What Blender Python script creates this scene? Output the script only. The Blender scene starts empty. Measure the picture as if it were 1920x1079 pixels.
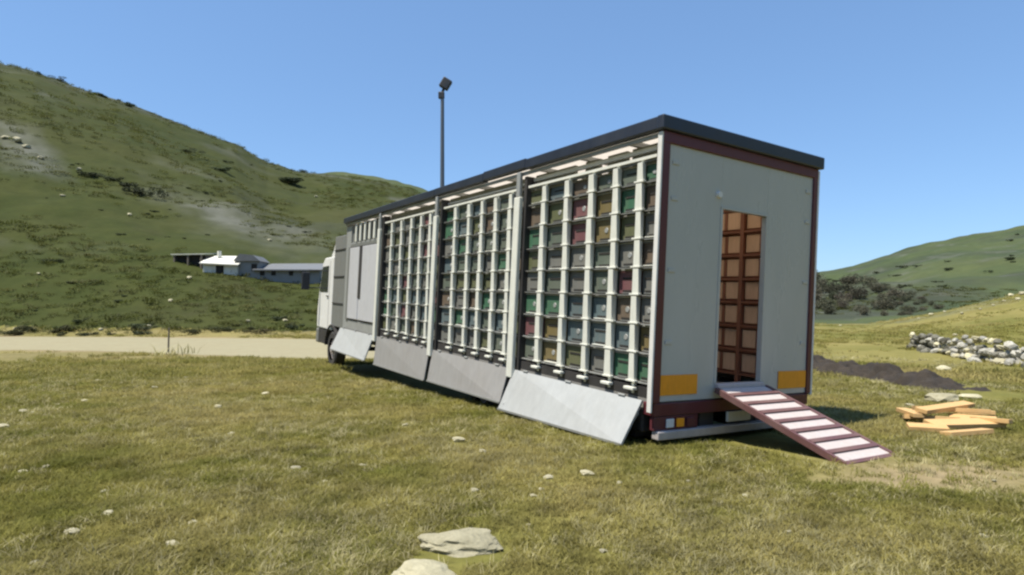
import bpy, bmesh, math, random
import numpy as np
from mathutils import Matrix, Vector

random.seed(7)
rng = np.random.default_rng(11)
sc = bpy.context.scene
COL = sc.collection
PI = math.pi

# ------------------------------------------------------------------ camera
EYE = 1.30                                   # height of the lens above the world origin
HOR = 553.0                                  # row of the horizon in the 1920 px wide photograph
FOC = 1124.5
cam_data = bpy.data.cameras.new('camera')
cam = bpy.data.objects.new('camera', cam_data)
COL.objects.link(cam)
cam.location = (0, 0, EYE)
pitch = math.atan((HOR - 539.5) / FOC)
cam.rotation_euler = (PI / 2 + pitch, 0, 0)
cam_data.sensor_width = 36.0
cam_data.lens = 36.0 * FOC / 1920.0
cam_data.clip_start = 0.05
cam_data.clip_end = 6000
sc.camera = cam

# ------------------------------------------------------------------ light
SUN_AZ = math.radians(-117)                   # from +Y, clockwise; the sun stands to the left
SUN_EL = math.radians(68)
world = bpy.data.worlds.new('World')
sc.world = world
world.use_nodes = True
wn = world.node_tree
for n in list(wn.nodes):
    wn.nodes.remove(n)
sky = wn.nodes.new('ShaderNodeTexSky')
sky.sky_type = 'NISHITA'
sky.sun_disc = False
sky.sun_elevation = SUN_EL
sky.sun_rotation = SUN_AZ
sky.altitude = 900
sky.air_density = 1.0
sky.dust_density = 0.35
sky.ozone_density = 2.0
bg = wn.nodes.new('ShaderNodeBackground')
bg.inputs[1].default_value = 0.125
wo = wn.nodes.new('ShaderNodeOutputWorld')
tint = wn.nodes.new('ShaderNodeMix'); tint.data_type = 'RGBA'; tint.blend_type = 'MULTIPLY'
tint.inputs[0].default_value = 1.0; tint.inputs[7].default_value = (.91, 1.29, 1.765, 1)   # clear mountain air, as deep a blue as the photograph's
gam = wn.nodes.new('ShaderNodeGamma'); gam.inputs[1].default_value = .55
wn.links.new(sky.outputs[0], gam.inputs[0]); wn.links.new(gam.outputs[0], tint.inputs[6]); wn.links.new(tint.outputs[2], bg.inputs[0])
wn.links.new(bg.outputs[0], wo.inputs[0])

sd = bpy.data.lights.new('sun', 'SUN')
sd.energy = 4.7
sd.angle = math.radians(0.53)
sd.color = (1.0, 0.94, 0.82)
sun = bpy.data.objects.new('sun', sd)
COL.objects.link(sun)
svec = Vector((math.sin(SUN_AZ) * math.cos(SUN_EL), math.cos(SUN_AZ) * math.cos(SUN_EL), math.sin(SUN_EL)))
sun.rotation_euler = svec.to_track_quat('Z', 'Y').to_euler()
sun.location = svec * 40

sc.view_settings.view_transform = 'Standard'
sc.view_settings.look = 'None'
sc.view_settings.exposure = 0.72
sc.view_settings.gamma = 1.0
sc.view_settings.use_curve_mapping = False
sc.render.engine = 'CYCLES'
sc.cycles.filter_width = 2.4
sc.cycles.max_bounces = 6
sc.cycles.transparent_max_bounces = 8

# ------------------------------------------------------------------ noise in numpy
def _hash(i, j, s):
    n = (i * 374761393 + j * 668265263 + s * 974711) & 0xffffffff
    n = ((n ^ (n >> 13)) * 1274126177) & 0xffffffff
    n = n ^ (n >> 16)
    return (n & 0xffff) / 65535.0

def vnoise(x, y, s=0):
    x = np.asarray(x, float); y = np.asarray(y, float)
    i = np.floor(x).astype(np.int64); j = np.floor(y).astype(np.int64)
    fx = x - i; fy = y - j
    ux = fx * fx * fx * (fx * (fx * 6 - 15) + 10); uy = fy * fy * fy * (fy * (fy * 6 - 15) + 10)
    a = _hash(i, j, s); b = _hash(i + 1, j, s); c = _hash(i, j + 1, s); d = _hash(i + 1, j + 1, s)
    return (a + (b - a) * ux) * (1 - uy) + (c + (d - c) * ux) * uy

def fbm(x, y, o=4, s=0):
    t = 0; a = 1.0; n = 0
    for k in range(o):
        t = t + a * (vnoise(x * 2 ** k + 13.7 * k, y * 2 ** k - 7.1 * k, s + k) - 0.5); n += a; a *= 0.5
    return t / n * 2

def sstep(a, b, x):
    t = np.clip((x - a) / (b - a), 0, 1)
    return t * t * (3 - 2 * t)

# ------------------------------------------------------------------ terrain as a function of the place
DEG = 180 / PI
def tab(pairs, extra_lo=(), extra_hi=()):
    """skyline seen from the pasture: columns/rows of the photo -> azimuth (deg), rise over forward distance"""
    A = []; S = []
    for az, sl in extra_lo: A.append(az); S.append(sl)
    for px, py in pairs:
        A.append(math.atan((px - 960) / FOC) * DEG); S.append((HOR - py) / FOC * math.cos(math.atan((px - 960) / FOC)))
    for az, sl in extra_hi: A.append(az); S.append(sl)
    return np.array(A), np.array(S)

NEAR = tab([(0, 118), (60, 132), (130, 160), (215, 185), (300, 218), (380, 248), (440, 270), (500, 304), (560, 322), (600, 326),
            (640, 329), (700, 338), (770, 354), (860, 402), (1000, 480), (1120, 560)],
           [(-180, .08), (-130, .22), (-90, .42), (-60, .42)], [(12, -.06), (180, .08)])
FARH = tab([(300, 420), (480, 350), (560, 328), (600, 324), (640, 323), (700, 331), (770, 345), (900, 392), (1100, 445), (1300, 485), (1450, 507),
            (1520, 513), (1560, 508), (1600, 499), (1640, 486), (1680, 472), (1720, 461), (1760, 452), (1800, 444), (1850, 434), (1920, 424)],
           [(-180, .1), (-90, .2)], [(55, .17), (90, .26), (180, .1)])
SPUR = tab([(1480, 640), (1560, 628), (1640, 606), (1700, 597), (1760, 586), (1820, 571), (1920, 548)],
           [(-180, -.09), (0, -.09)], [(50, .03), (70, .05), (120, .02), (180, -.05)])
ROAD = [(-95, 36, 3.6), (-60, 31.5, 3.6), (-30, 28.8, 3.6), (-15, 27.2, 3.6), (-9, 25.4, 4.2), (-5, 24.2, 4.6), (-1, 24.6, 4.0),
        (3, 27, 3.0), (8, 34, 2.6), (13, 46, 2.4), (20, 72, 2.2)]

def road_curve(n=260):
    P = np.array(ROAD, float)
    t = np.arange(len(P)); tt = np.linspace(0, len(P) - 1, n)
    out = np.stack([np.interp(tt, t, P[:, k]) for k in range(3)], -1)
    for _ in range(60):
        out[1:-1] = (out[:-2] + 2 * out[1:-1] + out[2:]) / 4
    return out
RC = road_curve()

def road_dist(X, Y):
    X = np.asarray(X, float); Y = np.asarray(Y, float)
    d = np.full(X.shape, 1e9)
    m = (Y > 8) & (Y < 85) & (np.abs(X) < 110)
    if m.any():
        xs = X[m]; ys = Y[m]; best = np.full(xs.shape, 1e9)
        for k in range(0, len(RC), 2):
            dd = np.hypot(xs - RC[k, 0], ys - RC[k, 1]) - RC[k, 2]
            np.minimum(best, dd, out=best)
        d[m] = best
    return d

TR_O = np.array([2.393051583, 6.364732307, -1.059269725 + EYE])
TR_R = np.array([[-0.51691148, -0.85471718, 0.04755067], [0.85583131, -0.51721136, 0.00672129], [0.01884894, 0.04416966, 0.99884621]])

def ground_z(X, Y):
    X = np.asarray(X, float); Y = np.asarray(Y, float)
    r = np.hypot(X, Y) + 1e-6
    a = np.degrees(np.arctan2(X, Y))
    z = np.interp(Y, [-30, 0, 20, 24, 31, 36, 60, 90, 200, 900], [-1.4, -1.19, -2.13, -2.2, -2.2, -2.3, -2.85, -3.2, -3.4, -3.4])
    rd = road_dist(X, Y)
    calm = sstep(-0.5, 2.5, rd)
    amp = sstep(1.0, 9, r)
    z = z + 0.05 * fbm(X / 2.6, Y / 2.6, 3, 5) * (0.35 + .65 * amp) * calm + 0.022 * fbm(X / .45, Y / .45, 3, 9) * calm
    z = z - 0.03 * (1 - calm)
    # hollow under the lorry
    dx = X - TR_O[0]; dy = Y - TR_O[1]
    tx = dx * TR_R[0, 0] + dy * TR_R[1, 0]; ty = dx * TR_R[0, 1] + dy * TR_R[1, 1]
    z = z - 0.24 * sstep(0.3, 2.2, tx) * sstep(14, 10.5, tx) * sstep(1.25, .8, np.abs(ty))
    # hills
    ca = np.cos(np.radians(np.clip(a, -62, 62)))
    def hill(T, R, r0, p):
        zr = R * np.interp(a, T[0], T[1])
        rs = r0 / ca
        t = np.clip((r - rs) / (R - rs), 0, 1)
        f = t ** p * (1 - .25 * t) / .75
        back = sstep(R, R * 1.7, r)
        return zr, f, t, back
    zr, f, t, back = hill(NEAR, 175.0, 33.0, 1.12)
    rough = fbm(X / 22, Y / 22, 4, 21)
    h1 = z + (zr - z) * f * (1 - .7 * back) + rough * 2.6 * t * (1 - t) * 2.2 + .35 * fbm(X / 4.5, Y / 4.5, 3, 31) * sstep(0.02, .2, t) * sstep(-.06, .02, np.interp(a, NEAR[0], NEAR[1]))
    h1 = np.where(zr > z, h1, z)
    zr, f, t, back = hill(FARH, 430.0, 92.0, 1.5)
    h2 = z + (zr - z) * f * (1 - .5 * back) + fbm(X / 60, Y / 60, 5, 41) * 11 * t * (1 - t) * 2.0 + 1.0 * fbm(X / 12, Y / 12, 3, 44) * t
    h2 = np.where(t > 0, h2, z)
    zr, f, t, back = hill(SPUR, 62.0, 27.0, 1.25)
    h3 = z + (zr - z) * f * (1 - back * 1.2) + .35 * fbm(X / 5, Y / 5, 3, 51) * t
    h3 = np.where((zr > z) & (back < .99), h3, z)
    h = np.maximum(np.maximum(h1, h2), np.maximum(h3, z))
    return h + EYE

def gz(x, y):
    return float(ground_z(np.array([x]), np.array([y]))[0])

def on_ground(px, py, rmax=600.0):
    """where the line of sight through a spot of the photograph meets the terrain"""
    ux = (px - 960) / FOC; uz = (HOR - py) / FOC
    Y = np.concatenate([np.arange(1.5, 60, .05), np.arange(60, rmax, .5)])
    z = ground_z(ux * Y, Y); l = EYE + uz * Y
    k = np.nonzero(l < z)[0]
    if len(k) == 0:
        return None
    y = Y[k[0]]
    return Vector((ux * y, y, float(z[k[0]])))

# ------------------------------------------------------------------ materials
def new_mat(name):
    m = bpy.data.materials.new(name); m.use_nodes = True
    nt = m.node_tree
    b = nt.nodes['Principled BSDF']
    return m, nt, b

def nz(nt, vec, scale, detail=4, rough=.6, dist=0.0):
    n = nt.nodes.new('ShaderNodeTexNoise')
    n.inputs['Scale'].default_value = scale; n.inputs['Detail'].default_value = detail
    n.inputs['Roughness'].default_value = rough; n.inputs['Distortion'].default_value = dist
    if vec is not None: nt.links.new(vec, n.inputs['Vector'])
    return n.outputs['Fac']

def ramp(nt, fac, stops):
    r = nt.nodes.new('ShaderNodeValToRGB')
    el = r.color_ramp.elements
    while len(el) < len(stops): el.new(.5)
    for e, (p, c) in zip(el, stops):
        e.position = p
        e.color = (c, c, c, 1) if isinstance(c, (int, float)) else (*c, 1)
    nt.links.new(fac, r.inputs[0])
    return r.outputs[0]

def mix(nt, fac, a, b, mode='MIX'):
    m = nt.nodes.new('ShaderNodeMix'); m.data_type = 'RGBA'; m.blend_type = mode
    for sock, v in ((m.inputs[0], fac), (m.inputs[6], a), (m.inputs[7], b)):
        if isinstance(v, (int, float)): sock.default_value = v
        elif isinstance(v, tuple): sock.default_value = (*v, 1)
        else: nt.links.new(v, sock)
    return m.outputs[2]

def bump(nt, b, h, strength=.3, dist=.02):
    n = nt.nodes.new('ShaderNodeBump'); n.inputs['Strength'].default_value = strength; n.inputs['Distance'].default_value = dist
    nt.links.new(h, n.inputs['Height']); nt.links.new(n.outputs[0], b.inputs['Normal'])

def paint(name, col, rough=.45, wear=.25, dirt=(.16, .13, .09), metal=0.0, scale=3.0, spec=.5, grain=.22):
    """painted or raw surface with uneven tone, dust streaks and fine relief"""
    m, nt, b = new_mat(name)
    tc = nt.nodes.new('ShaderNodeTexCoord')
    mp = nt.nodes.new('ShaderNodeMapping'); nt.links.new(tc.outputs['Object'], mp.inputs[0])
    mp.inputs['Scale'].default_value = (1, 1, .35)
    oi = nt.nodes.new('ShaderNodeObjectInfo')
    off = nt.nodes.new('ShaderNodeVectorMath'); off.operation = 'ADD'
    cb = nt.nodes.new('ShaderNodeCombineXYZ')
    mu = nt.nodes.new('ShaderNodeMath'); mu.operation = 'MULTIPLY'; mu.inputs[1].default_value = 37.0
    nt.links.new(oi.outputs['Random'], mu.inputs[0])
    for k in range(3): nt.links.new(mu.outputs[0], cb.inputs[k])
    nt.links.new(mp.outputs[0], off.inputs[0]); nt.links.new(cb.outputs[0], off.inputs[1])
    v = off.outputs[0]
    n1 = nz(nt, v, scale, 6, .65)
    n2 = nz(nt, v, scale * 7, 5, .7)
    c = mix(nt, ramp(nt, n1, [(.42, 0.0), (.75, wear)]), col, dirt)
    c = mix(nt, grain, c, ramp(nt, n2, [(.3, .35), (.7, 1.0)]), 'MULTIPLY')
    nt.links.new(c, b.inputs['Base Color'])
    b.inputs['Metallic'].default_value = metal
    b.inputs['Specular IOR Level'].default_value = spec
    rr = nt.nodes.new('ShaderNodeMapRange'); nt.links.new(n1, rr.inputs[0])
    rr.inputs[1].default_value = .3; rr.inputs[2].default_value = .7
    rr.inputs[3].default_value = rough * .8; rr.inputs[4].default_value = min(1, rough * 1.35)
    nt.links.new(rr.outputs[0], b.inputs['Roughness'])
    bump(nt, b, n2, .12, .004)
    return m

def terrain_mat(name, greens, straw, brown, s=1.0, dryness=.5, far=False):
    m, nt, b = new_mat(name)
    g = nt.nodes.new('ShaderNodeNewGeometry'); P = g.outputs['Position']
    big = nz(nt, P, .11 * s, 5, .6, .4)
    mid = nz(nt, P, .75 * s, 6, .65, .3)
    fine = nz(nt, P, (2.6 if far else 9) * s, 6, .7)
    base = mix(nt, ramp(nt, mid, [(.36, 0.0), (.66, 1.0)]), greens[0], greens[1])
    base = mix(nt, ramp(nt, big, [(.5 - dryness * .22, 0.0), (.85 - dryness * .22, 1.0)]), base, straw)
    base = mix(nt, ramp(nt, nz(nt, P, .27 * s, 6, .7, .5), [(.56, 0.0), (.72, .75)]), base, brown)
    at = nt.nodes.new('ShaderNodeAttribute'); at.attribute_name = 'dirt'
    base = mix(nt, at.outputs['Fac'], base, (.30, .23, .145))
    at2 = nt.nodes.new('ShaderNodeAttribute'); at2.attribute_name = 'scrub'
    base = mix(nt, at2.outputs['Fac'], base, (.044, .050, .034))
    at3 = nt.nodes.new('ShaderNodeAttribute'); at3.attribute_name = 'rock'
    base = mix(nt, at3.outputs['Fac'], base, (.125, .128, .108))
    base = mix(nt, .35 if far else .55, base, ramp(nt, fine, [(.28, .45), (.7, 1.25)]), 'MULTIPLY')
    nt.links.new(base, b.inputs['Base Color'])
    b.inputs['Roughness'].default_value = .95
    b.inputs['Specular IOR Level'].default_value = .12
    bump(nt, b, mix(nt, .5, fine, mid), .7, (.25 if far else .05))
    return m

def foliage_mat(name, c1, c2, c3, trans=.4):
    """blades and leaves: tone drifts from place to place and from plant to plant"""
    m, nt, b = new_mat(name)
    oi = nt.nodes.new('ShaderNodeObjectInfo')
    big = nz(nt, oi.outputs['Location'], .33, 4, .6)
    mid = nz(nt, oi.outputs['Location'], 1.5, 3, .6)
    g = nt.nodes.new('ShaderNodeNewGeometry')
    c = mix(nt, ramp(nt, mid, [(.38, 0.0), (.62, 1.0)]), c1, c2)
    c = mix(nt, ramp(nt, big, [(.42, 0.0), (.66, 1.0)]), c, c3)
    c = mix(nt, .8, c, ramp(nt, nz(nt, oi.outputs['Location'], 4.5, 3, .6), [(.32, .55), (.68, 1.35)]), 'MULTIPLY')
    c = mix(nt, .5, c, ramp(nt, g.outputs['Random Per Island'], [(0.0, .5), (1.0, 1.3)]), 'MULTIPLY')
    c = mix(nt, .35, c, ramp(nt, oi.outputs['Random'], [(0.0, .55), (1.0, 1.3)]), 'MULTIPLY')
    nt.links.new(c, b.inputs['Base Color'])
    b.inputs['Roughness'].default_value = .7
    b.inputs['Specular IOR Level'].default_value = .2
    tr = nt.nodes.new('ShaderNodeBsdfTranslucent'); nt.links.new(c, tr.inputs['Color'])
    mx = nt.nodes.new('ShaderNodeMixShader'); mx.inputs[0].default_value = trans
    out = nt.nodes['Material Output']
    nt.links.new(b.outputs[0], mx.inputs[1]); nt.links.new(tr.outputs[0], mx.inputs[2]); nt.links.new(mx.outputs[0], out.inputs[0])
    return m

def stone_mat(name, c1, c2):
    m, nt, b = new_mat(name)
    tc = nt.nodes.new('ShaderNodeTexCoord'); oi = nt.nodes.new('ShaderNodeObjectInfo')
    n1 = nz(nt, tc.outputs['Object'], 2.2, 7, .7, .6); n2 = nz(nt, tc.outputs['Object'], 9, 6, .75)
    c = mix(nt, ramp(nt, n1, [(.35, 0.0), (.65, 1.0)]), c1, c2)
    c = mix(nt, ramp(nt, n2, [(.60, 0.0), (.75, .6)]), c, (.10, .10, .06))
    c = mix(nt, .7, c, ramp(nt, oi.outputs['Random'], [(0.0, .55), (1.0, 1.25)]), 'MULTIPLY')
    nt.links.new(c, b.inputs['Base Color']); b.inputs['Roughness'].default_value = .9
    bump(nt, b, n2, .7, .03)
    return m

M = {}
M['field'] = terrain_mat('pasture_ground', [(0.1025, 0.1066, 0.0224), (0.1681, 0.1542, 0.0429)], (0.2542, 0.2148, 0.0759), (0.1558, 0.1148, 0.0409))
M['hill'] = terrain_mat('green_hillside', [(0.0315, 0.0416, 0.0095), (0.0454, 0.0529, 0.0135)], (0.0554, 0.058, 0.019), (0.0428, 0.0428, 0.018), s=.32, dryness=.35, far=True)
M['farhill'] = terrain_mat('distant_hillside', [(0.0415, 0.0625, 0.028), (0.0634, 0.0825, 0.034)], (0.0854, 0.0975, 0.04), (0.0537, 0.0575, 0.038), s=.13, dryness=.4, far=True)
M['road'] = paint('dirt_road', (0.2886, 0.2613, 0.1677), .95, .35, (0.2574, 0.2184, 0.1404), scale=.8, spec=.1)
M['grass'] = foliage_mat('pasture_grass', (0.1703, 0.1726, 0.0332), (0.2529, 0.228, 0.0612), (0.3612, 0.303, 0.1137))
M['weed'] = foliage_mat('dry_weed', (0.3998, 0.3522, 0.189), (0.457, 0.4189, 0.2284), (0.3046, 0.2761, 0.1339))
M['hillgrass'] = foliage_mat('hill_grass', (.080, .096, .022), (.100, .112, .030), (.112, .112, .040))
M['bush'] = foliage_mat('bush_leaves', (.045, .062, .030), (.065, .082, .036), (.080, .088, .048), .2)
M['tree'] = foliage_mat('tree_leaves', (.085, .098, .055), (.110, .112, .072), (.125, .105, .080), .2)
M['redbush'] = foliage_mat('russet_leaves', (.085, .060, .030), (.070, .075, .030), (.060, .070, .028), .2)
M['bark'] = paint('bark', (.17, .145, .115), .9, .4, (.08, .06, .05), scale=5)
M['limestone'] = stone_mat('pale_limestone', (0.527, 0.4845, 0.328), (0.391, 0.357, 0.232))
M['rubble'] = stone_mat('grey_rubble', (.48, .46, .40), (.27, .26, .22))
M['darkstone'] = stone_mat('dark_rubble', (.20, .19, .15), (.11, .105, .08))
M['soil'] = stone_mat('dark_soil', (.040, .029, .019), (.020, .015, .011))
M['white'] = paint('white_paint', (0.72, 0.711, 0.675), .45, .12)
M['post'] = paint('white_post_paint', (0.704, 0.704, 0.629), .5, .15)
M['flap'] = paint('pale_flap_panel', (0.3996, 0.4107, 0.407), .4, .18, scale=1.6)
M['shadedflap'] = paint('shaded_flap_panel', (0.2904, 0.2838, 0.2772), .5, .3, scale=1.6)  # flap colour darkened to paint in shade on the steeper flaps
M['rail'] = paint('grey_metal_rail', (.38, .39, .38), .45, .3, metal=.3)
M['navy'] = paint('dark_roof_cap', (.022, .028, .045), .35, .2, (.07, .07, .06))
M['maroon'] = paint('maroon_frame', (.105, .020, .028), .4, .2, (.10, .07, .06))
M['rear'] = paint('grey_green_rear_panel', (0.477, 0.4752, 0.4455), .25, .22, (0.2544, 0.2454, 0.1879), scale=.8, grain=.06)
M['orange'] = paint('orange_marker', (.92, .34, .015), .4, .08)
M['chassis'] = paint('chassis_black', (.030, .028, .028), .6, .3, (.09, .075, .06))
M['wood'] = paint('hive_wood', (.88, .56, .35), .65, .25, (.34, .17, .09), scale=5)
M['darkwood'] = paint('hive_frame_wood', (0.33, 0.1275, 0.0675), .65, .3, (0.09, 0.045, 0.03), scale=5)
M['treads'] = paint('pale_tread', (0.51, 0.4505, 0.4335), .6, .25, (0.3825, 0.306, 0.255), scale=3)
M['ramp'] = paint('ramp_rail', (.13, .060, .058), .55, .35, (.25, .19, .16))
M['floor'] = paint('grey_floor', (.22, .21, .19), .8, .3)
M['glass'] = paint('dark_window', (.025, .03, .035), .06, .05, spec=.8)
M['tyre'] = paint('tyre_rubber', (.026, .025, .024), .85, .5, (.13, .11, .085))
M['hub'] = paint('wheel_hub', (.50, .45, .43), .45, .3, metal=.2)
M['locker'] = paint('grey_locker', (.17, .175, .165), .5, .3)
M['gapshade'] = paint('gap_shade_grey_green', (.20, .205, .17), .8, .4, (.13, .13, .10))
M['panel'] = paint('cabin_door_panel', (0.496, 0.496, 0.512), .45, .15)
M['pole'] = paint('steel_pole', (.10, .125, .16), .5, .15, metal=.3)
M['lamp'] = paint('dark_lamp_head', (.022, .026, .035), .5, .1)
M['plank'] = paint('yellow_timber', (.58, .37, .155), .7, .45, (.42, .25, .10), scale=6)
M['hut'] = paint('whitewash', (.72, .70, .62), .85, .2)
M['slate'] = paint('grey_stone_building', (.24, .245, .245), .85, .35, (.14, .14, .13), scale=.9)
M['slateroof'] = paint('grey_sheet_roof', (0.1485, 0.154, 0.1595), .6, .35, (0.099, 0.0935, 0.0825), scale=.9)
M['tin'] = paint('pale_tin_roof', (.58, .58, .50), .6, .3)
M['dark'] = paint('dark_opening', (.018, .016, .014), .9, .1)
HC = {'dark green': (.035, .125, .065), 'maroon': (.150, .055, .060), 'mustard brown': (.155, .115, .035), 'grey': (.150, .150, .135),
      'grey-green': (.095, .120, .090), 'blue-grey': (.090, .130, .140), 'olive': (.100, .110, .045), 'brown': (.120, .085, .055)}
HIVE = {k: paint('hive_' + k.replace(' ', '_').replace('-', '_'), tuple(q * .95 + .012 for q in v), .6, .3, scale=5) for k, v in HC.items()}

# translucent roof skin: daylight comes through it into the aisle
m, nt, b = new_mat('translucent_roof_sheet')
b.inputs['Base Color'].default_value = (.62, .62, .58, 1); b.inputs['Roughness'].default_value = .6
tr = nt.nodes.new('ShaderNodeBsdfTranslucent'); tr.inputs[0].default_value = (.70, .62, .52, 1)
mx = nt.nodes.new('ShaderNodeMixShader'); mx.inputs[0].default_value = .55
nt.links.new(b.outputs[0], mx.inputs[1]); nt.links.new(tr.outputs[0], mx.inputs[2]); nt.links.new(mx.outputs[0], nt.nodes['Material Output'].inputs[0])
M['skin'] = m

# ------------------------------------------------------------------ object helpers
def tag(o, label=None, cat=None, group=None, kind=None):
    if label: o['label'] = label
    if cat: o['category'] = cat
    if group: o['group'] = group
    if kind: o['kind'] = kind
    return o

def link(name, me, mat=None, parent=None):
    o = bpy.data.objects.new(name, me); COL.objects.link(o)
    if mat is not None and len(me.materials) == 0: me.materials.append(mat)
    if parent is not None: o.parent = parent
    return o

def empty(name, mat4=None):
    o = bpy.data.objects.new(name, None); COL.objects.link(o)
    o.empty_display_size = .1
    if mat4 is not None: o.matrix_world = mat4
    return o

class B:
    """collects solids in one bmesh"""
    def __init__(s): s.bm = bmesh.new()
    def box(s, x0, x1, y0, y1, z0, z1, bev=0.0):
        t = bmesh.new()
        bmesh.ops.create_cube(t, size=1)
        for v in t.verts:
            v.co = Vector(((x0 + x1) / 2 + v.co.x * (x1 - x0), (y0 + y1) / 2 + v.co.y * (y1 - y0), (z0 + z1) / 2 + v.co.z * (z1 - z0)))
        if bev > 0:
            bmesh.ops.bevel(t, geom=t.edges[:], offset=bev, segments=2, affect='EDGES', profile=.5)
        s._add(t); return s
    def prism(s, pts, y0, y1, bev=0.0):
        t = bmesh.new()
        a = [t.verts.new((p[0], y0, p[1])) for p in pts]; c = [t.verts.new((p[0], y1, p[1])) for p in pts]
        n = len(pts)
        t.faces.new(a); t.faces.new(c[::-1])
        for i in range(n): t.faces.new((a[i], c[i], c[(i + 1) % n], a[(i + 1) % n]))
        bmesh.ops.recalc_face_normals(t, faces=t.faces[:])
        if bev > 0: bmesh.ops.bevel(t, geom=t.edges[:], offset=bev, segments=2, affect='EDGES', profile=.5)
        s._add(t); return s
    def quadslab(s, p, th):
        """p: four corner vectors; th: thickness vector"""
        t = bmesh.new(); p = [Vector(q) for q in p]; th = Vector(th)
        a = [t.verts.new(q) for q in p]; c = [t.verts.new(q + th) for q in p]
        t.faces.new(a); t.faces.new(c[::-1])
        for i in range(4): t.faces.new((a[i], c[i], c[(i + 1) % 4], a[(i + 1) % 4]))
        bmesh.ops.recalc_face_normals(t, faces=t.faces[:])
        s._add(t); return s
    def tube(s, p0, p1, r0, r1=None, seg=12):
        r1 = r0 if r1 is None else r1
        p0 = Vector(p0); p1 = Vector(p1); d = p1 - p0
        t = bmesh.new()
        bmesh.ops.create_cone(t, cap_ends=True, segments=seg, radius1=r0, radius2=r1, depth=d.length)
        mm = Matrix.Translation((p0 + p1) / 2) @ d.to_track_quat('Z', 'Y').to_matrix().to_4x4()
        bmesh.ops.transform(t, matrix=mm, verts=t.verts[:])
        s._add(t); return s
    def _add(s, t):
        me = bpy.data.meshes.new('tmp'); t.to_mesh(me); t.free(); s.bm.from_mesh(me); bpy.data.meshes.remove(me)
    def mesh(s, name, mat=None):
        me = bpy.data.meshes.new(name); s.bm.to_mesh(me); s.bm.free()
        if mat is not None: me.materials.append(mat)
        return me
    def build(s, name, mat, parent=None):
        return link(name, s.mesh(name, mat), None, parent)

def np_mesh(name, V, F, mat=None, smooth=False, attrs=None):
    me = bpy.data.meshes.new(name)
    V = np.asarray(V, np.float32); F = np.asarray(F, np.int32); k = F.shape[1]
    me.vertices.add(len(V)); me.vertices.foreach_set('co', V.ravel())
    me.loops.add(F.size); me.loops.foreach_set('vertex_index', F.ravel())
    me.polygons.add(len(F))
    me.polygons.foreach_set('loop_start', np.arange(0, F.size, k, dtype=np.int32))
    try: me.polygons.foreach_set('loop_total', np.full(len(F), k, np.int32))
    except Exception: pass
    if attrs:
        for n, v in attrs.items():
            at = me.attributes.new(n, 'FLOAT', 'POINT'); at.data.foreach_set('value', np.asarray(v, np.float32))
    me.update(calc_edges=True); me.validate()
    if smooth: me.polygons.foreach_set('use_smooth', np.ones(len(me.polygons), bool))
    if mat is not None: me.materials.append(mat)
    return me

# ------------------------------------------------------------------ terrain meshes
az = np.radians(np.concatenate([np.linspace(-180, -56, 60, endpoint=False), np.linspace(-56, 56, 680, endpoint=False), np.linspace(56, 180, 60, endpoint=False)]))
rr = np.concatenate([[0.02], np.geomspace(.5, 14, 130), np.geomspace(14, 60, 131)[1:], np.geomspace(60, 480, 150)[1:], np.geomspace(480, 2600, 24)[1:]])
A_, R_ = np.meshgrid(az, rr, indexing='ij')
GX = R_ * np.sin(A_); GY = R_ * np.cos(A_)
GZ = ground_z(GX, GY)
nA, nR = GX.shape
def blob(X, Y, cx, cy, rx, ry, rot=0, ns=1.2, seed=3):
    c, s_ = math.cos(rot), math.sin(rot)
    dx = X - cx; dy = Y - cy
    u = (dx * c + dy * s_) / rx; v = (-dx * s_ + dy * c) / ry
    return np.clip(1.25 - np.hypot(u, v) + .55 * fbm(X * ns, Y * ns, 4, seed), 0, 1)
foot = on_ground(1660, 880)
dirt = .75 * blob(GX, GY, foot.x + .25, foot.y - .14, 1.3, .6) + .3 * blob(GX, GY, 1.9, 4.4, 1.2, .35, seed=8)
rdd = road_dist(GX, GY)
dirt = np.maximum(dirt, .7 * np.clip(1 - rdd / 1.2 + .7 * fbm(GX / 1.5, GY / 1.5, 3, 77), 0, 1) * (rdd < 4))
dirt = np.maximum(dirt, .42 * sstep(-2, -9, GX) * sstep(15, 20, GY) * (GY < 34) * (.7 + .6 * fbm(GX / 3, GY / 3, 3, 17)))
dirt = np.clip(dirt, 0, 1)
aa = np.degrees(A_)
scr = np.zeros_like(GX)
scr += .5 * sstep(.60, .85, .5 + .5 * fbm(GX / 26, GY / 17, 5, 91)) * (R_ > 60)
scr += .8 * sstep(150, 174, R_) * (R_ < 200) * (aa < -16) * sstep(-.3, .5, fbm(GX / 15, GY / 15, 3, 12) + .35)
scr += .85 * (R_ > 80) * sstep(250, 170, R_) * sstep(20, 24, aa) * sstep(39, 31, aa) * sstep(-.6, .2, fbm(GX / 9, GY / 9, 4, 15) + .25)
scr += .5 * (R_ > 150) * (aa > 20) * (aa < 70) * sstep(0, .4, fbm(GX / 30, GY / 30, 5, 16))
scr = np.clip(scr, 0, .85)
oc = on_ground(470, 430); oc2 = on_ground(440, 400)
rock = .35 * blob(GX, GY, oc.x, oc.y, 17, 6, -.55, .22, 61) + .3 * blob(GX, GY, oc2.x, oc2.y, 12, 4, -.5, .25, 67)
ol = on_ground(30, 272)
rock += .8 * blob(GX, GY, ol.x, ol.y, 14, 3, -.7, .3, 63)
rock += .5 * sstep(.60, .82, .5 + .5 * fbm(GX / 11, GY / 9, 5, 71)) * (R_ > 55)
rock = np.clip(rock * np.clip(.75 + .8 * fbm(GX / 2.5, GY / 2.5, 3, 65), 0, 1), 0, .8)
idx = np.arange(nA * nR).reshape(nA, nR)
q = np.stack([idx, np.roll(idx, -1, 0)], 0)
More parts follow.
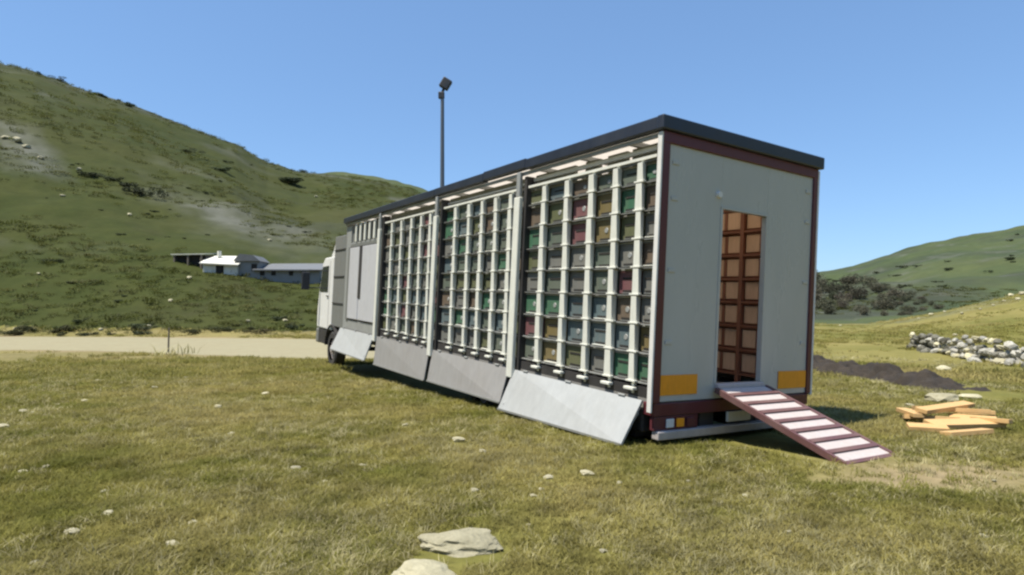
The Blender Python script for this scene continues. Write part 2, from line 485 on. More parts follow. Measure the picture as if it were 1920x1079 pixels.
F = np.stack([q[0][:, :-1], q[0][:, 1:], q[1][:, 1:], q[1][:, :-1]], -1).reshape(-1, 4)
V = np.stack([GX.ravel(), GY.ravel(), GZ.ravel()], -1)
fa = (.5 * (GY[:, :-1] + GY[:, 1:])).ravel(); fr = (.5 * (R_[:, :-1] + R_[:, 1:])).ravel(); fd = np.degrees(A_[:, :-1]).ravel()
hillmask = ((fa > 34) | (fr > 60)) & (fr <= 215)
spurm = (fd > 20) & (fr <= 66) & (fa > 5)
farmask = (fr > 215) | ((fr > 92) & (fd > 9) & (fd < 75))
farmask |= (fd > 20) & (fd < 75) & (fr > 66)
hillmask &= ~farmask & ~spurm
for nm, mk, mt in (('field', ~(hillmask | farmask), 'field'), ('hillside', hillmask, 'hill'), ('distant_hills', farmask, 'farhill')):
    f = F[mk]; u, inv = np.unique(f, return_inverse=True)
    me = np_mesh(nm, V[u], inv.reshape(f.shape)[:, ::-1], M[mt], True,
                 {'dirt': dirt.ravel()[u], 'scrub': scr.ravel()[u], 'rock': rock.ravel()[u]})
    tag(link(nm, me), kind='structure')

# road draped a little above the field
n = 900
tt = np.linspace(0, len(RC) - 1, n); ii = np.arange(len(RC))
cx = np.interp(tt, ii, RC[:, 0]); cy = np.interp(tt, ii, RC[:, 1]); cw = np.interp(tt, ii, RC[:, 2])
dx = np.gradient(cx); dy = np.gradient(cy); L_ = np.hypot(dx, dy); nx = -dy / L_; ny = dx / L_
K = 21; w = np.linspace(-1, 1, K)
edge = 1 + .10 * fbm(cx / 1.7, cy / 1.7, 4, 2)
RX = cx[:, None] + nx[:, None] * (cw * edge)[:, None] * w; RY = cy[:, None] + ny[:, None] * (cw * edge)[:, None] * w
RZ = ground_z(RX, RY) + .035 - .03 * np.abs(w) ** 6 - .015 * np.exp(-((np.abs(w) - .45) / .12) ** 2)
ix = np.arange(n * K).reshape(n, K)
RF = np.stack([ix[:-1, :-1], ix[1:, :-1], ix[1:, 1:], ix[:-1, 1:]], -1).reshape(-1, 4)
tag(link('road', np_mesh('road', np.stack([RX.ravel(), RY.ravel(), RZ.ravel()], -1), RF, M['road'], True)), kind='structure')

# ------------------------------------------------------------------ the lorry
TM = Matrix.Translation(Vector(TR_O)) @ Matrix([list(r) for r in TR_R]).to_4x4()
truck = empty('bee_lorry', TM)
tag(truck, 'long white and maroon beehive lorry parked on the grass with its side flaps lowered', 'truck')
H = 2.72; Lb = 10.92
BAY = [2.55, 5.20, 8.12]
# body shell
B().box(.02, Lb, -1.2, 1.2, -.10, -.005).build('floor', M['floor'], truck)
B().box(.05, 12.6, .36, .52, -.42, -.105).box(.05, 12.6, -.52, -.36, -.42, -.105).build('chassis_rail', M['chassis'], truck)
rs = bmesh.new()
# roof skin, slightly humped where the sheet has lifted
nx_, ny_ = 60, 8
gv = [[None] * (ny_ + 1) for _ in range(nx_ + 1)]
t_ = B()
for i in range(nx_ + 1):
    for j in range(ny_ + 1):
        x = .02 + (Lb - .02) * i / nx_; y = -1.24 + 2.48 * j / ny_
        z = H - .075 + .05 * (1 - (y / 1.24) ** 2) + .035 * math.exp(-((x - 3.0) / .5) ** 2)
        gv[i][j] = t_.bm.verts.new((x, y, z))
for i in range(nx_):
    for j in range(ny_):
        t_.bm.faces.new((gv[i][j], gv[i + 1][j], gv[i + 1][j + 1], gv[i][j + 1]))
t_.build('roof_sheet', M['skin'], truck)
# dark roof cap along both sides and the rear
cap = B()
segs = [(-.03, 2.4, 0.0), (2.4, 3.55, .045), (3.55, 5.3, .0), (5.3, 8.1, -.012), (8.1, Lb, -.02)]
for x0, x1, dz in segs:
    dz *= .3
    cap.box(x0, x1 - .004, 1.20, 1.30, H - .13 + dz, H + dz, .012)
    cap.box(x0, x1 - .004, -1.30, -1.20, H - .13, H, .012)
cap.build('roof_edge', M['navy'], truck)
B().box(-.06, .03, -1.305, 1.305, H - .135, H + .006, .014).build('roof_rear_edge', M['navy'], truck)
B().box(Lb - .05, Lb + .02, -1.2, 1.2, -.0, H - .1, .005).build('front_bulkhead', M['locker'], truck)
B().box(.06, Lb - .06, -1.25, -1.21, -.08, H - .14).build('side_wall', M['flap'], truck)
# rails under the roof edge on the open side
B().box(.06, Lb, 1.215, 1.245, H - .185, H - .145).build('upper_rail', M['rail'], truck)
B().box(.10, 2.5, 1.09, 1.13, 2.455, 2.50).box(2.6, 5.15, 1.09, 1.13, 2.44, 2.465).build('inner_rail', M['white'], truck)
for x0, x1 in ((.06, .62), (.70, 1.02), (1.16, 1.42), (1.62, 2.48), (2.62, 5.14), (5.27, 8.06), (8.2, 10.8)):  # added boards; shade of the gap under the roof put into their colour
    B().box(x0, x1, 1.02, 1.07, 2.36, H - .17, .01).build('gap_shade_board', M['gapshade'], truck)
for k in range(13):
    x = .5 + k * .84
    B().box(x, x + .05, -1.18, 1.18, H - .17, H - .12).build('roof_bow', M['rail'], truck)
# rear frame
B().box(-.02, .05, 1.155, 1.25, -.03, H - .14, .006).build('rear_frame', M['maroon'], truck)
B().box(-.02, .05, -1.25, -1.175, -.03, H - .14, .006).build('rear_frame', M['maroon'], truck)
B().box(-.022, .05, -1.25, 1.25, H - .245, H - .137, .006).build('rear_frame', M['maroon'], truck)
B().box(-.02, .035, 1.252, 1.275, -.12, H - .15, .005).build('corner_post', M['white'], truck)
B().box(-.02, .06, -1.285, -1.252, -.05, H - .15, .005).build('corner_post', M['white'], truck)
# rear panels around the door opening
dl, dr, db, dt = .375, -.365, .13, 1.93
B().box(.0, .04, dl + .002, 1.153, -.02, H - .247).build('rear_panel', M['rear'], truck)
B().box(.0, .04, -1.173, dr - .002, -.02, H - .247).build('rear_panel', M['rear'], truck)
B().box(.0, .04, dr, dl, dt + .002, H - .247).build('rear_panel', M['rear'], truck)
B().box(.0, .04, dr, dl, -.02, db - .002).build('rear_panel', M['rear'], truck)
fr = B()
fr.box(-.008, .05, dl - .018, dl + .012, db, dt + .02).box(-.008, .05, dr - .012, dr + .018, db, dt + .02).box(-.010, .05, dr - .012, dl + .012, dt + .002, dt + .024)
fr.build('door_frame', M['rear'], truck)
B().box(-.05, .05, dr, dl, db - .05, db - .003, .006).build('door_sill', M['treads'], truck)
B().box(-.012, -.001, .64, 1.150, .04, .235, .003).build('marker_plate', M['orange'], truck)
B().box(-.012, -.001, -1.165, -.66, .04, .235, .003).build('marker_plate', M['orange'], truck)
for yy in (1.06, -1.09):
    for zz in (.55, 1.25, 1.95, 2.3):
        B().box(-.010, -.001, yy - .045, yy + .045, zz - .018, zz + .018, .003).build('strap_hinge', M['rear'], truck)
B().tube((-.03, .43, 2.07), (-.001, .43, 2.07), .032, .04, 14).build('glint_disc', M['white'], truck)  # white disc standing in for the sun's glint on the panel
# under the rear
B().box(-.01, .14, -1.22, 1.22, -.16, -.035, .008).build('rear_crossmember', M['maroon'], truck)
B().box(.0, .06, .60, 1.20, -.30, -.165, .006).build('lamp_board', M['maroon'], truck)
lb2 = B().box(.0, .06, -1.20, -.60, -.30, -.165, .006).build('lamp_board', M['maroon'], truck)
for s in (1, -1):
    for k, c in enumerate(('maroon', 'orange', 'white')):
        B().box(-.02, -.002, s * (.72 + .14 * k) - .05, s * (.72 + .14 * k) + .05, -.275, -.19, .006).build('tail_lamp', M[c], truck)
bm_ = B().box(-.04, .05, -1.18, 1.18, -.385, -.30, .012)
bm_.build('bumper_bar', M['hub'], truck)
B().box(.06, .11, .30, .42, -.33, -.11).build('bumper_bracket', M['chassis'], truck)
B().box(.06, .11, -.42, -.30, -.33, -.11).build('bumper_bracket', M['chassis'], truck)
B().box(-.03, .0, -.18, .18, -.27, -.165, .004).build('number_plate', M['white'], truck)
B().box(.30, .36, .72, 1.16, -.42, -.11).build('mud_guard', M['chassis'], truck)
B().box(.30, .36, -1.16, -.72, -.42, -.11).build('mud_guard', M['chassis'], truck)
B().box(.14, .62, 1.02, 1.22, -.34, -.11, .02).build('locker_box', M['chassis'], truck)

# open side: main posts, hive posts, shelves, brackets
def main_post(x, zt):
    B().box(x - .07, x + .07, 1.252, 1.31, -.13, zt - .33, .012).build('main_post', M['post'], truck)
    B().box(x - .045, x + .045, 1.252, 1.30, zt - .328, zt, .01).build('post_head', M['rail'], truck)
    B().box(x - .12, x - .06, 1.10, 1.235, -.12, zt - .06).build('post_shade', M['chassis'], truck)  # dark strip put in as the shade beside the post
for x in BAY: main_post(x, H - .15)
ROWZ = [.14, .43, .715, 1.00, 1.275, 1.56, 1.845, 2.13, 2.34]
COLX = [[.12, .31, .67, 1.08, 1.53, 2.02, 2.43], [2.62, 2.83, 3.23, 3.65, 4.07, 4.55, 5.06], [5.27, 5.55, 5.98, 6.45, 6.96, 7.51, 8.00]]
COLX[0][0] = -.02
br = B().box(-.068, .068, 0, .042, -.009, .009, .003).mesh('bracket', M['post'])
def seg_post():
    me = {}
    return me
for bi, cols in enumerate(COLX):
    x0, x1 = (.10, 2.42) if bi == 0 else (cols[0], cols[-1])
    for zi, z in enumerate(ROWZ):
        B().box(x0, x1, 1.165, 1.200, z - .010, z + .002).build('shelf_rail', M['locker'] if zi > 2 else M['rail'], truck)
    B().box(x0, x1, 1.14, 1.215, 2.355, 2.385).build('rack_top_rail', M['post'], truck)
    B().box(x0, x1, 1.05, 1.20, -.0, .10).build('rack_sill', M['chassis'], truck)
    for x in cols[1:-1]:
        p = B()
        for k in range(len(ROWZ) - 1):                    # each tier is its own folded strip, not quite in line
            o = random.uniform(-.012, .012); hw = random.uniform(.041, .054)
            za, zb = ROWZ[k] + .006, ROWZ[k + 1] - .014
            p.quadslab([(x - hw + o, 1.208, za), (x + hw + o, 1.208, za), (x + hw * .8 + o, 1.215, zb), (x - hw * .8 + o, 1.215, zb)], (0, .03, 0))
        p.box(x - .018, x + .018, 1.172, 1.206, .02, 2.36)
        p.build('hive_post', M['post'], truck)
        for z in ROWZ[:-1]:
            o = link('bracket', br, None, truck); o.location = (x, 1.206, z + .004)
        B().box(x - .07, x + .07, 1.206, 1.27, .055, .085, .006).build('foot_plate', M['post'], truck)

# forward bay with the cabin door panel
cbw = B(); cbw.box(8.20, 10.86, 1.14, 1.20, -.02, .20).box(10.47, 10.86, 1.14, 1.20, .20, 2.50).box(8.20, 10.47, 1.14, 1.20, 1.99, 2.08)
cbw.build('bay_surround', M['rail'], truck)
B().box(9.62, 10.42, 1.15, 1.235, .24, 1.95, .01).build('door_leaf', M['panel'], truck)
B().box(8.42, 9.42, 1.15, 1.235, .24, 1.95, .01).build('door_leaf', M['panel'], truck)
B().box(9.43, 9.61, 1.15, 1.225, .24, .74, .008).build('door_rail', M['panel'], truck)
B().box(9.43, 9.64, 1.20, 1.238, .742, 1.96).build('door_slot', M['chassis'], truck)
B().box(8.22, 8.40, 1.15, 1.19, .22, 1.97).build('door_jamb', M['locker'], truck)
B().box(10.44, 10.60, 1.202, 1.225, .20, 1.97).build('door_jamb', M['locker'], truck)
B().box(8.42, 10.43, 1.202, 1.225, 1.97, 2.04).build('door_head', M['locker'], truck)
for k in range(6):
    x = 8.32 + k * .34
    B().box(x - .05, x + .05, 1.20, 1.235, 2.09, 2.50, .004).build('upper_slat', M['post'], truck)
B().box(8.20, 10.46, 1.13, 1.17, 2.09, 2.52).build('upper_board', HIVE['grey'], truck)
# a metal locker between the body and the cab
B().box(10.96, 12.05, -1.15, 1.18, -.05, 2.33, .02).build('front_locker', M['locker'], truck)
for z in (.55, 1.25, 1.95):
    B().box(11.0, 12.0, 1.18, 1.20, z, z + .03).build('locker_seam', M['chassis'], truck)

# lowered flaps
def flap(x0, x1, yt, y0, y1, z0, z1, mat, tilt=0.0):
    f = B().quadslab([(x1, yt, -.02), (x0, yt, -.02), (x0 + tilt, y0, z0), (x1 + tilt, y1, z1)], (0, -.02, -.012))
    o = f.build('side_flap', mat, truck)
    e = B().quadslab([(x1 + tilt, y1 + .004, z1 - .012), (x0 + tilt, y0 + .004, z0 - .012), (x0 + tilt, y0 + .006, z0 + .012), (x1 + tilt, y1 + .006, z1 + .012)], (0, .008, 0)).build('flap_edge', M['rail'], o)
    for k in (.12, .5, .88):
        x = x0 + (x1 - x0) * k
        B().tube((x - .05, yt + .004, -.012), (x + .05, yt + .004, -.012), .012, seg=8).build('hinge', M['rail'], o)
    return o
flap(.12, 2.50, 1.255, 1.475, 1.455, -.435, -.525, M['flap'], .03)
flap(2.64, 5.14, 1.255, 1.37, 1.33, -.47, -.535, M['shadedflap'])
flap(5.28, 8.04, 1.255, 1.33, 1.30, -.55, -.60, M['shadedflap'])
flap(8.26, 10.86, 1.255, 1.44, 1.48, -.55, -.55, M['flap'])
for x, yb, zb in ((.20, 1.44, -.40), (2.44, 1.43, -.45), (8.34, 1.42, -.48), (10.78, 1.42, -.48)):
    B().tube((x, 1.19, -.13), (x, yb, zb), .011, .011, 8).build('flap_stay', M['rail'], truck)
# small struts behind the flaps
for x in (2.57, 5.21, 8.15):
    B().box(x - .03, x + .03, 1.18, 1.235, -.55, -.11, .005).build('flap_strut', M['chassis'], truck)

# wheels
def wheel(x, y, z, r, wdt, name='wheel'):
    w = B()
    n = 32
    prof = [(-wdt / 2, r * .62), (-wdt / 2, r * .9), (-wdt / 2 + .03, r), (wdt / 2 - .03, r), (wdt / 2, r * .9), (wdt / 2, r * .62)]
    ring = []
    for i in range(n):
        a = 2 * PI * i / n
        ring.append([w.bm.verts.new((x + p[1] * math.cos(a), y + p[0], z + p[1] * math.sin(a))) for p in prof])
    for i in range(n):
        for j in range(len(prof) - 1):
            w.bm.faces.new((ring[i][j], ring[(i + 1) % n][j], ring[(i + 1) % n][j + 1], ring[i][j + 1]))
    o = w.build('tyre', M['tyre'], None)
    root = bpy.data.objects.new(name, None); COL.objects.link(root); root.parent = truck
    o.parent = root
    s = 1 if y > 0 else -1
    hb = B().tube((x, y - wdt * .45, z), (x, y + s * wdt * .30, z), r * .63, r * .60, 24).tube((x, y + s * wdt * .30, z), (x, y + s * wdt * .56, z), r * .26, r * .20, 16)
    for k in range(8):
        a = 2 * PI * k / 8
        hb.tube((x + r * .42 * math.cos(a), y + s * wdt * .3, z + r * .42 * math.sin(a)), (x + r * .42 * math.cos(a), y + s * wdt * .38, z + r * .42 * math.sin(a)), .02, .02, 6)
    hb.build('rim', M['hub'], root)
for x in (2.6, 3.75):
    for y in (.88, -.88):
        wheel(x, y, -.445 - .03 * (x - 2.6), .37, .34)
        B().tube((x, -.8, -.445 - .03 * (x - 2.6)), (x, .8, -.445 - .03 * (x - 2.6)), .06).build('axle', M['chassis'], truck) if y > 0 else None
for y in (1.02, -1.02):
    wheel(11.95, y, -.66, .47, .28)
B().tube((11.95, -.9, -.66), (11.95, .9, -.66), .06).build('axle', M['chassis'], truck)
B().box(5.9, 7.4, .75, 1.10, -.50, -.14, .03).build('fuel_tank', M['chassis'], truck)

# cab
cab = bpy.data.objects.new('cab', None); COL.objects.link(cab); cab.parent = truck
B().prism([(12.09, -.18), (13.62, -.18), (13.66, .30), (13.56, .80), (13.28, 1.66), (13.05, 1.80), (12.09, 1.82)], -1.18, 1.18, .035).build('cab_shell', M['white'], cab)
B().prism([(12.12, 1.825), (12.75, 1.825), (12.5, 2.0), (12.28, 2.30), (12.12, 2.33)], -1.05, 1.10, .03).build('wind_deflector', M['white'], cab)
B().quadslab([(13.535, 1.02, .90), (13.535, -1.02, .90), (13.31, -1.00, 1.60), (13.31, 1.00, 1.60)], (.015, 0, .004)).build('windscreen', M['glass'], cab)
B().prism([(12.55, .85), (13.44, .85), (13.22, 1.55), (12.55, 1.57)], 1.175, 1.192).build('side_window', M['glass'], cab)
B().prism([(12.55, .85), (13.44, .85), (13.22, 1.55), (12.55, 1.57)], -1.192, -1.175).build('side_window', M['glass'], cab)
for s in (1, -1):
    B().box(12.40, 12.412, s * 1.180 - .004, s * 1.180 + .004, -.1, 1.7).build('door_seam', M['chassis'], cab)
    B().box(13.42, 13.432, s * 1.180 - .004, s * 1.180 + .004, -.1, .80).build('door_seam', M['chassis'], cab)
    B().box(12.47, 12.62, s * 1.20 - .015, s * 1.20 + .015, .72, .75).build('door_handle', M['chassis'], cab)
    mr = B().tube((13.38, s * 1.18, 1.45), (13.45, s * 1.52, 1.45), .014, .014, 8).tube((13.38, s * 1.18, .95), (13.45, s * 1.52, .95), .014, .014, 8)
    mr.box(13.40, 13.47, s * 1.60 - .11, s * 1.60 + .11, .88, 1.38, .02)
    mr.build('mirror', M['lamp'], cab)
    B().box(13.60, 13.68, s * .85 - .16, s * .85 + .16, .02, .2, .02).build('headlight', M['white'], cab)
    fn = B()
    for k in range(9):
        a0 = PI * k / 9 + .0; a1 = PI * (k + 1) / 9
        R0 = .56
        fn.quadslab([(11.95 + R0 * math.cos(a0), s * .84, -.60 + R0 * math.sin(a0)), (11.95 + R0 * math.cos(a0), s * 1.21, -.60 + R0 * math.sin(a0)),
                     (11.95 + R0 * math.cos(a1), s * 1.21, -.60 + R0 * math.sin(a1)), (11.95 + R0 * math.cos(a1), s * .84, -.60 + R0 * math.sin(a1))], (0, 0, .03))
    fn.build('wheel_arch', M['chassis'], cab)
B().box(13.45, 13.74, -1.17, 1.17, -.62, -.20, .05).build('front_bumper', M['locker'], cab)
B().box(12.55, 13.44, -1.12, 1.16, -.60, -.20, .02).build('cab_step', M['chassis'], cab)
B().box(13.63, 13.68, -.75, .75, .25, .70, .01).build('grille', M['chassis'], cab)

# ------------------------------------------------------------------ beehives in the racks
bays = ['rear bay', 'middle bay', 'forward bay']
ordn = ['first', 'second', 'third', 'fourth', 'fifth', 'sixth', 'seventh', 'eighth']
pal = list(HC.keys())
special = {(0, 0, 4): 'brown', (0, 0, 0): 'dark green', (0, 0, 1): 'mustard brown', (0, 0, 6): 'brown', (0, 0, 7): 'dark green', (0, 0, 5): 'grey', (0, 0, 3): 'grey',
           (0, 1, 6): 'dark green', (0, 1, 0): 'dark green', (0, 1, 1): 'blue-grey', (0, 2, 6): 'mustard brown', (0, 2, 5): 'mustard brown', (0, 2, 1): 'blue-grey',
           (0, 3, 6): 'maroon', (0, 3, 5): 'maroon', (0, 2, 2): 'blue-grey', (0, 3, 1): 'blue-grey', (0, 3, 2): 'blue-grey', (0, 4, 6): 'olive', (0, 4, 2): 'dark green',
           (0, 5, 5): 'dark green', (0, 5, 2): 'dark green', (0, 1, 2): 'brown', (0, 4, 0): 'mustard brown', (0, 4, 1): 'mustard brown', (0, 5, 1): 'maroon'}
bodies = {}
for c in pal:
    g = B().box(-.5, .5, -.42, 0, 0, .239, .006)
    bodies[c] = g.mesh('hive_body', HIVE[c])
lidm = B().box(-.51, .51, -.44, .006, .242, .262, .003).mesh('hive_lid', M['rail'])
entm = B().box(-.28, .28, .0005, .004, .022, .040).mesh('entrance_slot', M['dark'])
lndm = B().box(-.30, .30, .002, .045, .004, .014, .002).mesh('landing_board', M['post'])
lnd2 = B().box(-.24, .24, .002, .030, .004, .014, .002).mesh('landing_board', M['locker'])
ventm = B().tube((0, .001, .125), (0, .007, .125), .032, .028, 10).mesh('vent_disc', M['rail'])
holem = B().box(-.30, .30, .0005, .006, .150, .170).mesh('hand_hold', M['dark'])
for bi, cols in enumerate(COLX):
    for ci in range(6):
        a_, b_ = cols[ci], cols[ci + 1]
        if bi == 0 and ci == 0: a_ = .055
        if b_ - a_ < .14: continue
        lo = a_ + (.02 if ci else .01); hi = b_ - (.02 if ci < 5 else .01)
        for ri in range(8):
            c = special.get((bi, ci, ri))
            if c is None:
                c = random.choice(['grey', 'grey-green', 'grey', 'grey-green', 'olive', 'brown', 'blue-grey', 'dark green', 'grey', 'maroon' if random.random() < .5 else 'grey'])
            wd = hi - lo
            recess = random.uniform(0, .02)
            hscale = 1.0 if ri < 7 else .72
            mt = TM @ Matrix.Translation((( lo + hi) / 2, 1.165 - recess, ROWZ[ri] + .008))
            o = bpy.data.objects.new('beehive', None); COL.objects.link(o); o.matrix_world = mt
            frm = ['rear corner', 'rear divider post', 'middle divider post'][bi]
            tag(o, f'{c} hive, {bays[bi]}, {ordn[7 - ri]} row down, {ordn[ci]} column from its rear end', 'beehive', 'beehives racked along the open side of the lorry')
            kids = [('hive_body', bodies[c]), ('hive_lid', lidm), ('entrance_slot', entm), ('landing_board', lndm if random.random() < .2 else lnd2)]
            kids.append(('hand_hold', holem) if random.random() < .5 else ('vent_disc', ventm))
            for nm, me in kids:
                k = bpy.data.objects.new(nm, me); COL.objects.link(k); k.parent = o
                k.scale = (wd if nm != 'vent_disc' else 1, 1, hscale)
# inner row of wooden hives, seen through the rear door
wb = B().box(-.5, .5, -.44, 0, 0, .235, .006).mesh('hive_body', M['darkwood'])
wp = B().box(-.47, -.06, .001, .012, .02, .225, .003).mesh('hive_panel', M['wood'])
wp2 = B().box(.06, .47, .001, .012, .02, .225, .003).mesh('hive_panel', M['wood'])
ws = B().box(-.05, .05, .001, .016, .01, .225, .003).mesh('hive_batten', M['darkwood'])
wl = B().box(-.52, .52, -.45, .02, .238, .262, .003).mesh('hive_lid', M['darkwood'])
for ci in range(5):
    x = .30 + ci * .50
    for ri in range(8):
        hs = 1.0 if ri < 7 else .72
        mt = TM @ Matrix.Translation((x, -.70 + random.uniform(-.02, .01), ROWZ[ri] + .008))
        o = bpy.data.objects.new('wooden_beehive', None); COL.objects.link(o); o.matrix_world = mt
        tag(o, f'brown wooden hive inside the rear door, {ordn[ci]} column in, {ordn[7 - ri]} row down', 'beehive', 'wooden beehives along the aisle inside the lorry')
        for nm, me in (('hive_body', wb), ('hive_panel', wp), ('hive_panel', wp2), ('hive_batten', ws), ('hive_lid', wl)):
            k = bpy.data.objects.new(nm, me); COL.objects.link(k); k.parent = o; k.scale = (.44, 1, hs)
    B().box(x + .225, x + .275, -.72, -.66, .0, 2.40).build('aisle_post', M['darkwood'], truck)
for z in ROWZ:
    B().box(.06, 2.7, -.72, -.665, z - .02, z + .004).build('aisle_shelf', M['darkwood'], truck)

# ------------------------------------------------------------------ ramp
ramp_o = empty('loading_ramp', TM @ Matrix.Translation((-1.36, -.125, -.40)))
tag(ramp_o, 'maroon ramp with pale treads leading from the rear door down to the grass', 'ramp')
def rp(x, y, z): return Vector((x + 1.36, y + .125, z + .40))
top = Vector((-.06, 0, .10)); bot = Vector((-1.36, 0, -.350))
u = (bot - top).normalized(); nrm = Vector((-u.z, 0, u.x)); nrm = nrm if nrm.z > 0 else -nrm
Ln = (bot - top).length; nt_ = 8
def rs_(d, y): return rp(*(top + u * d + Vector((0, y - .11 * d / Ln, 0))))       # the ramp was set down slightly askew
for y in (.405, -.385):
    a = rs_(0, y); b2 = rs_(Ln, y)
    B().quadslab([a + Vector((0, -.02, 0)), a + Vector((0, .02, 0)), b2 + Vector((0, .02, 0)), b2 + Vector((0, -.02, 0))], -nrm * .055).build('ramp_rail', M['ramp'], ramp_o)
for k in range(nt_):
    s0 = Ln * (k + .02) / nt_; s1 = Ln * (k + .76) / nt_ + random.uniform(-.006, .004)
    p = [q_ - nrm * .014 for q_ in (rs_(s0, -.364), rs_(s0, .384), rs_(s1, .384), rs_(s1, -.364))]
    B().quadslab(p, -nrm * .018).build('tread', M['treads'], ramp_o)
    s2 = Ln * (k + .75) / nt_; s3 = Ln * min(nt_, k + 1.03) / nt_
    p = [q_ + nrm * .003 for q_ in (rs_(s2, -.364), rs_(s2, .384), rs_(s3, .384), rs_(s3, -.364))]
    B().quadslab(p, -nrm * .035).build('cleat', M['ramp'], ramp_o)

# ------------------------------------------------------------------ lamp post beyond the lorry
Yp = 29.6; Xp = (829 - 960) / FOC * Yp; zb = gz(Xp, Yp); zt = EYE + (HOR - 172) / FOC * Yp
lp = empty('lamp_post', Matrix.Translation((Xp, Yp, zb)))
tag(lp, 'tall thin steel lamp post with a dark floodlight rising behind the lorry roof', 'lamp post')
hh = zt - zb
B().tube((0, 0, -.1), (0, 0, hh), .14, .085, 16).build('pole', M['pole'], lp)
B().tube((0, 0, 0), (0, 0, .25), .22, .20, 16).build('base_collar', M['pole'], lp)
B().tube((0, 0, hh), (.10, 0, hh + .28), .07, .07, 10).build('bracket', M['lamp'], lp)
hd = B().box(-.24, .24, -.15, .15, -.26, .26, .05)
ho = hd.build('floodlight', M['lamp'], lp); ho.location = (.16, 0, hh + .42); ho.rotation_euler = (0, .55, 0)
B().box(-.20, .10, -.10, .10, hh - .32, hh + .02, .04).build('junction_box', M['lamp'], lp)

# ------------------------------------------------------------------ stones
def stone_mesh(seed, mat, sub=3, flat=.55, name='stone', rough=.35, cut=(.62, .9)):
    bm = bmesh.new(); bmesh.ops.create_icosphere(bm, subdivisions=sub, radius=1)
    r = np.random.default_rng(seed)
    planes = [(Vector(r.normal(size=3)).normalized(), r.uniform(*cut)) for _ in range(11)]
    co = np.array([v.co[:] for v in bm.verts])
    n1 = fbm(co[:, 0] * 1.4 + seed * 3.1, co[:, 1] * 1.4 + co[:, 2] * 1.9, 4, seed)
    for v, nn in zip(bm.verts, n1):
        p = v.co.copy()
        for d, k in planes:
            t = p.dot(d)
            if t > k: p -= d * (t - k)
        p *= 1 + rough * nn
        v.co = Vector((p.x, p.y * .8, p.z * flat))
    me = bpy.data.meshes.new(name); bm.to_mesh(me); bm.free(); me.materials.append(mat)
    return me
SM = [stone_mesh(s, M['limestone'], 2, .5, 'pale_stone') for s in range(6)]
SG = [stone_mesh(s + 20, M['rubble'], 2, .7, 'grey_stone') for s in range(7)]
SD = [stone_mesh(s + 40, M['darkstone'], 2, .7, 'dark_stone') for s in range(3)]
BIG = [stone_mesh(s + 60, M['limestone'], 4, .50, 'boulder', .26, (.80, .98)) for s in range(4)]

ONES = ['', 'first', 'second', 'third', 'fourth', 'fifth', 'sixth', 'seventh', 'eighth', 'ninth', 'tenth', 'eleventh', 'twelfth', 'thirteenth', 'fourteenth', 'fifteenth',
        'sixteenth', 'seventeenth', 'eighteenth', 'nineteenth']
def nth(k):
    if k < 20: return ONES[k]
    t = {2: 'twent', 3: 'thirt', 4: 'fort', 5: 'fift', 6: 'sixt', 7: 'sevent', 8: 'eight'}[k // 10]
    return t + 'ieth' if k % 10 == 0 else t + 'y-' + ONES[k % 10]
def number(group, what):
    """tell the members of a group apart by their order from the left"""
    g = [o for o in COL.objects if o.get('group') == group and o.get('category')]
    g.sort(key=lambda o: o.matrix_basis.translation.x / max(.1, o.matrix_basis.translation.y))
    for k, o in enumerate(g): o['label'] = what % (nth(k + 1) if k else 'leftmost')
NEAR_STONES = []
def put_stone(px, py, wpx, me, label, group=None, name='stone', hs=1.0, sink=.35, rz=None):
    p = on_ground(px, py)
    if p is None: return
    s = wpx / FOC * p.y / 2
    if p.y < 30: NEAR_STONES.append((p.x, p.y, s))
    o = link(name, me); o.location = p + Vector((0, 0, s * .5 * hs * (1 - sink * .9)))
    o.scale = (s, s * .9, s * hs); o.rotation_euler = (random.uniform(-.1, .1), random.uniform(-.1, .1), random.uniform(-.5, .5) if rz is None else rz)
    tag(o, label, 'stone', group)
    return o
put_stone(866, 1024, 158, BIG[0], 'large flat pale boulder half sunk in the foreground grass', rz=.1, hs=.62, sink=.9)
put_stone(797, 1095, 140, BIG[1], 'pale boulder at the bottom edge of the picture in front of the cracked one', rz=-.2, hs=.7, sink=.8)
put_stone(1768, 697, 27, SM[2], 'single bright white stone beyond the strip of dark soil', hs=1.1)
put_stone(5, 803, 36, SM[3], 'flat white stone at the left edge of the pasture', hs=.5)
small = [(291, 729, 16), (410, 764, 18), (45, 774, 24), (65, 776, 16), (435, 816, 18), (160, 754, 18), (110, 760, 12), (320, 903, 16), (200, 926, 22), (205, 968, 34),
         (138, 1003, 36), (325, 1022, 34), (365, 981, 26), (70, 1058, 26), (530, 1068, 24), (90, 878, 20), (46, 888, 20), (555, 880, 26), (680, 876, 18),
         (890, 922, 22), (1028, 897, 26), (1100, 893, 36), (1015, 920, 16), (1000, 930, 18), (560, 948, 14), (1160, 908, 16), (498, 740, 18), (185, 715, 12), (350, 710, 14),
         (760, 800, 18), (860, 830, 34), (905, 850, 22), (1290, 905, 16), (1395, 930, 18), (1475, 1000, 22), (1700, 985, 18), (1840, 1010, 24), (1620, 1052, 20), (1130, 1040, 22),
         (730, 950, 16), (610, 905, 15), (990, 985, 14), (1560, 930, 16), (1860, 905, 14)]
for px, py, w_ in small:
    put_stone(px, py, w_ * .85, random.choice(SM), 'small pale stone lying in the short pasture grass', 'small pale stones scattered over the pasture', hs=.75, sink=.2)
for px, py, w_, lb in [(1705, 762, 22, 'small pale stone beside the yellow timber, left of the others'), (1762, 752, 62, 'broad pale stone in the grass just beyond the yellow timber'), (1815, 748, 42, 'pale bluish stone beside the broad one beyond the timber')]:
    put_stone(px, py, w_, random.choice(SM), lb, hs=.6)
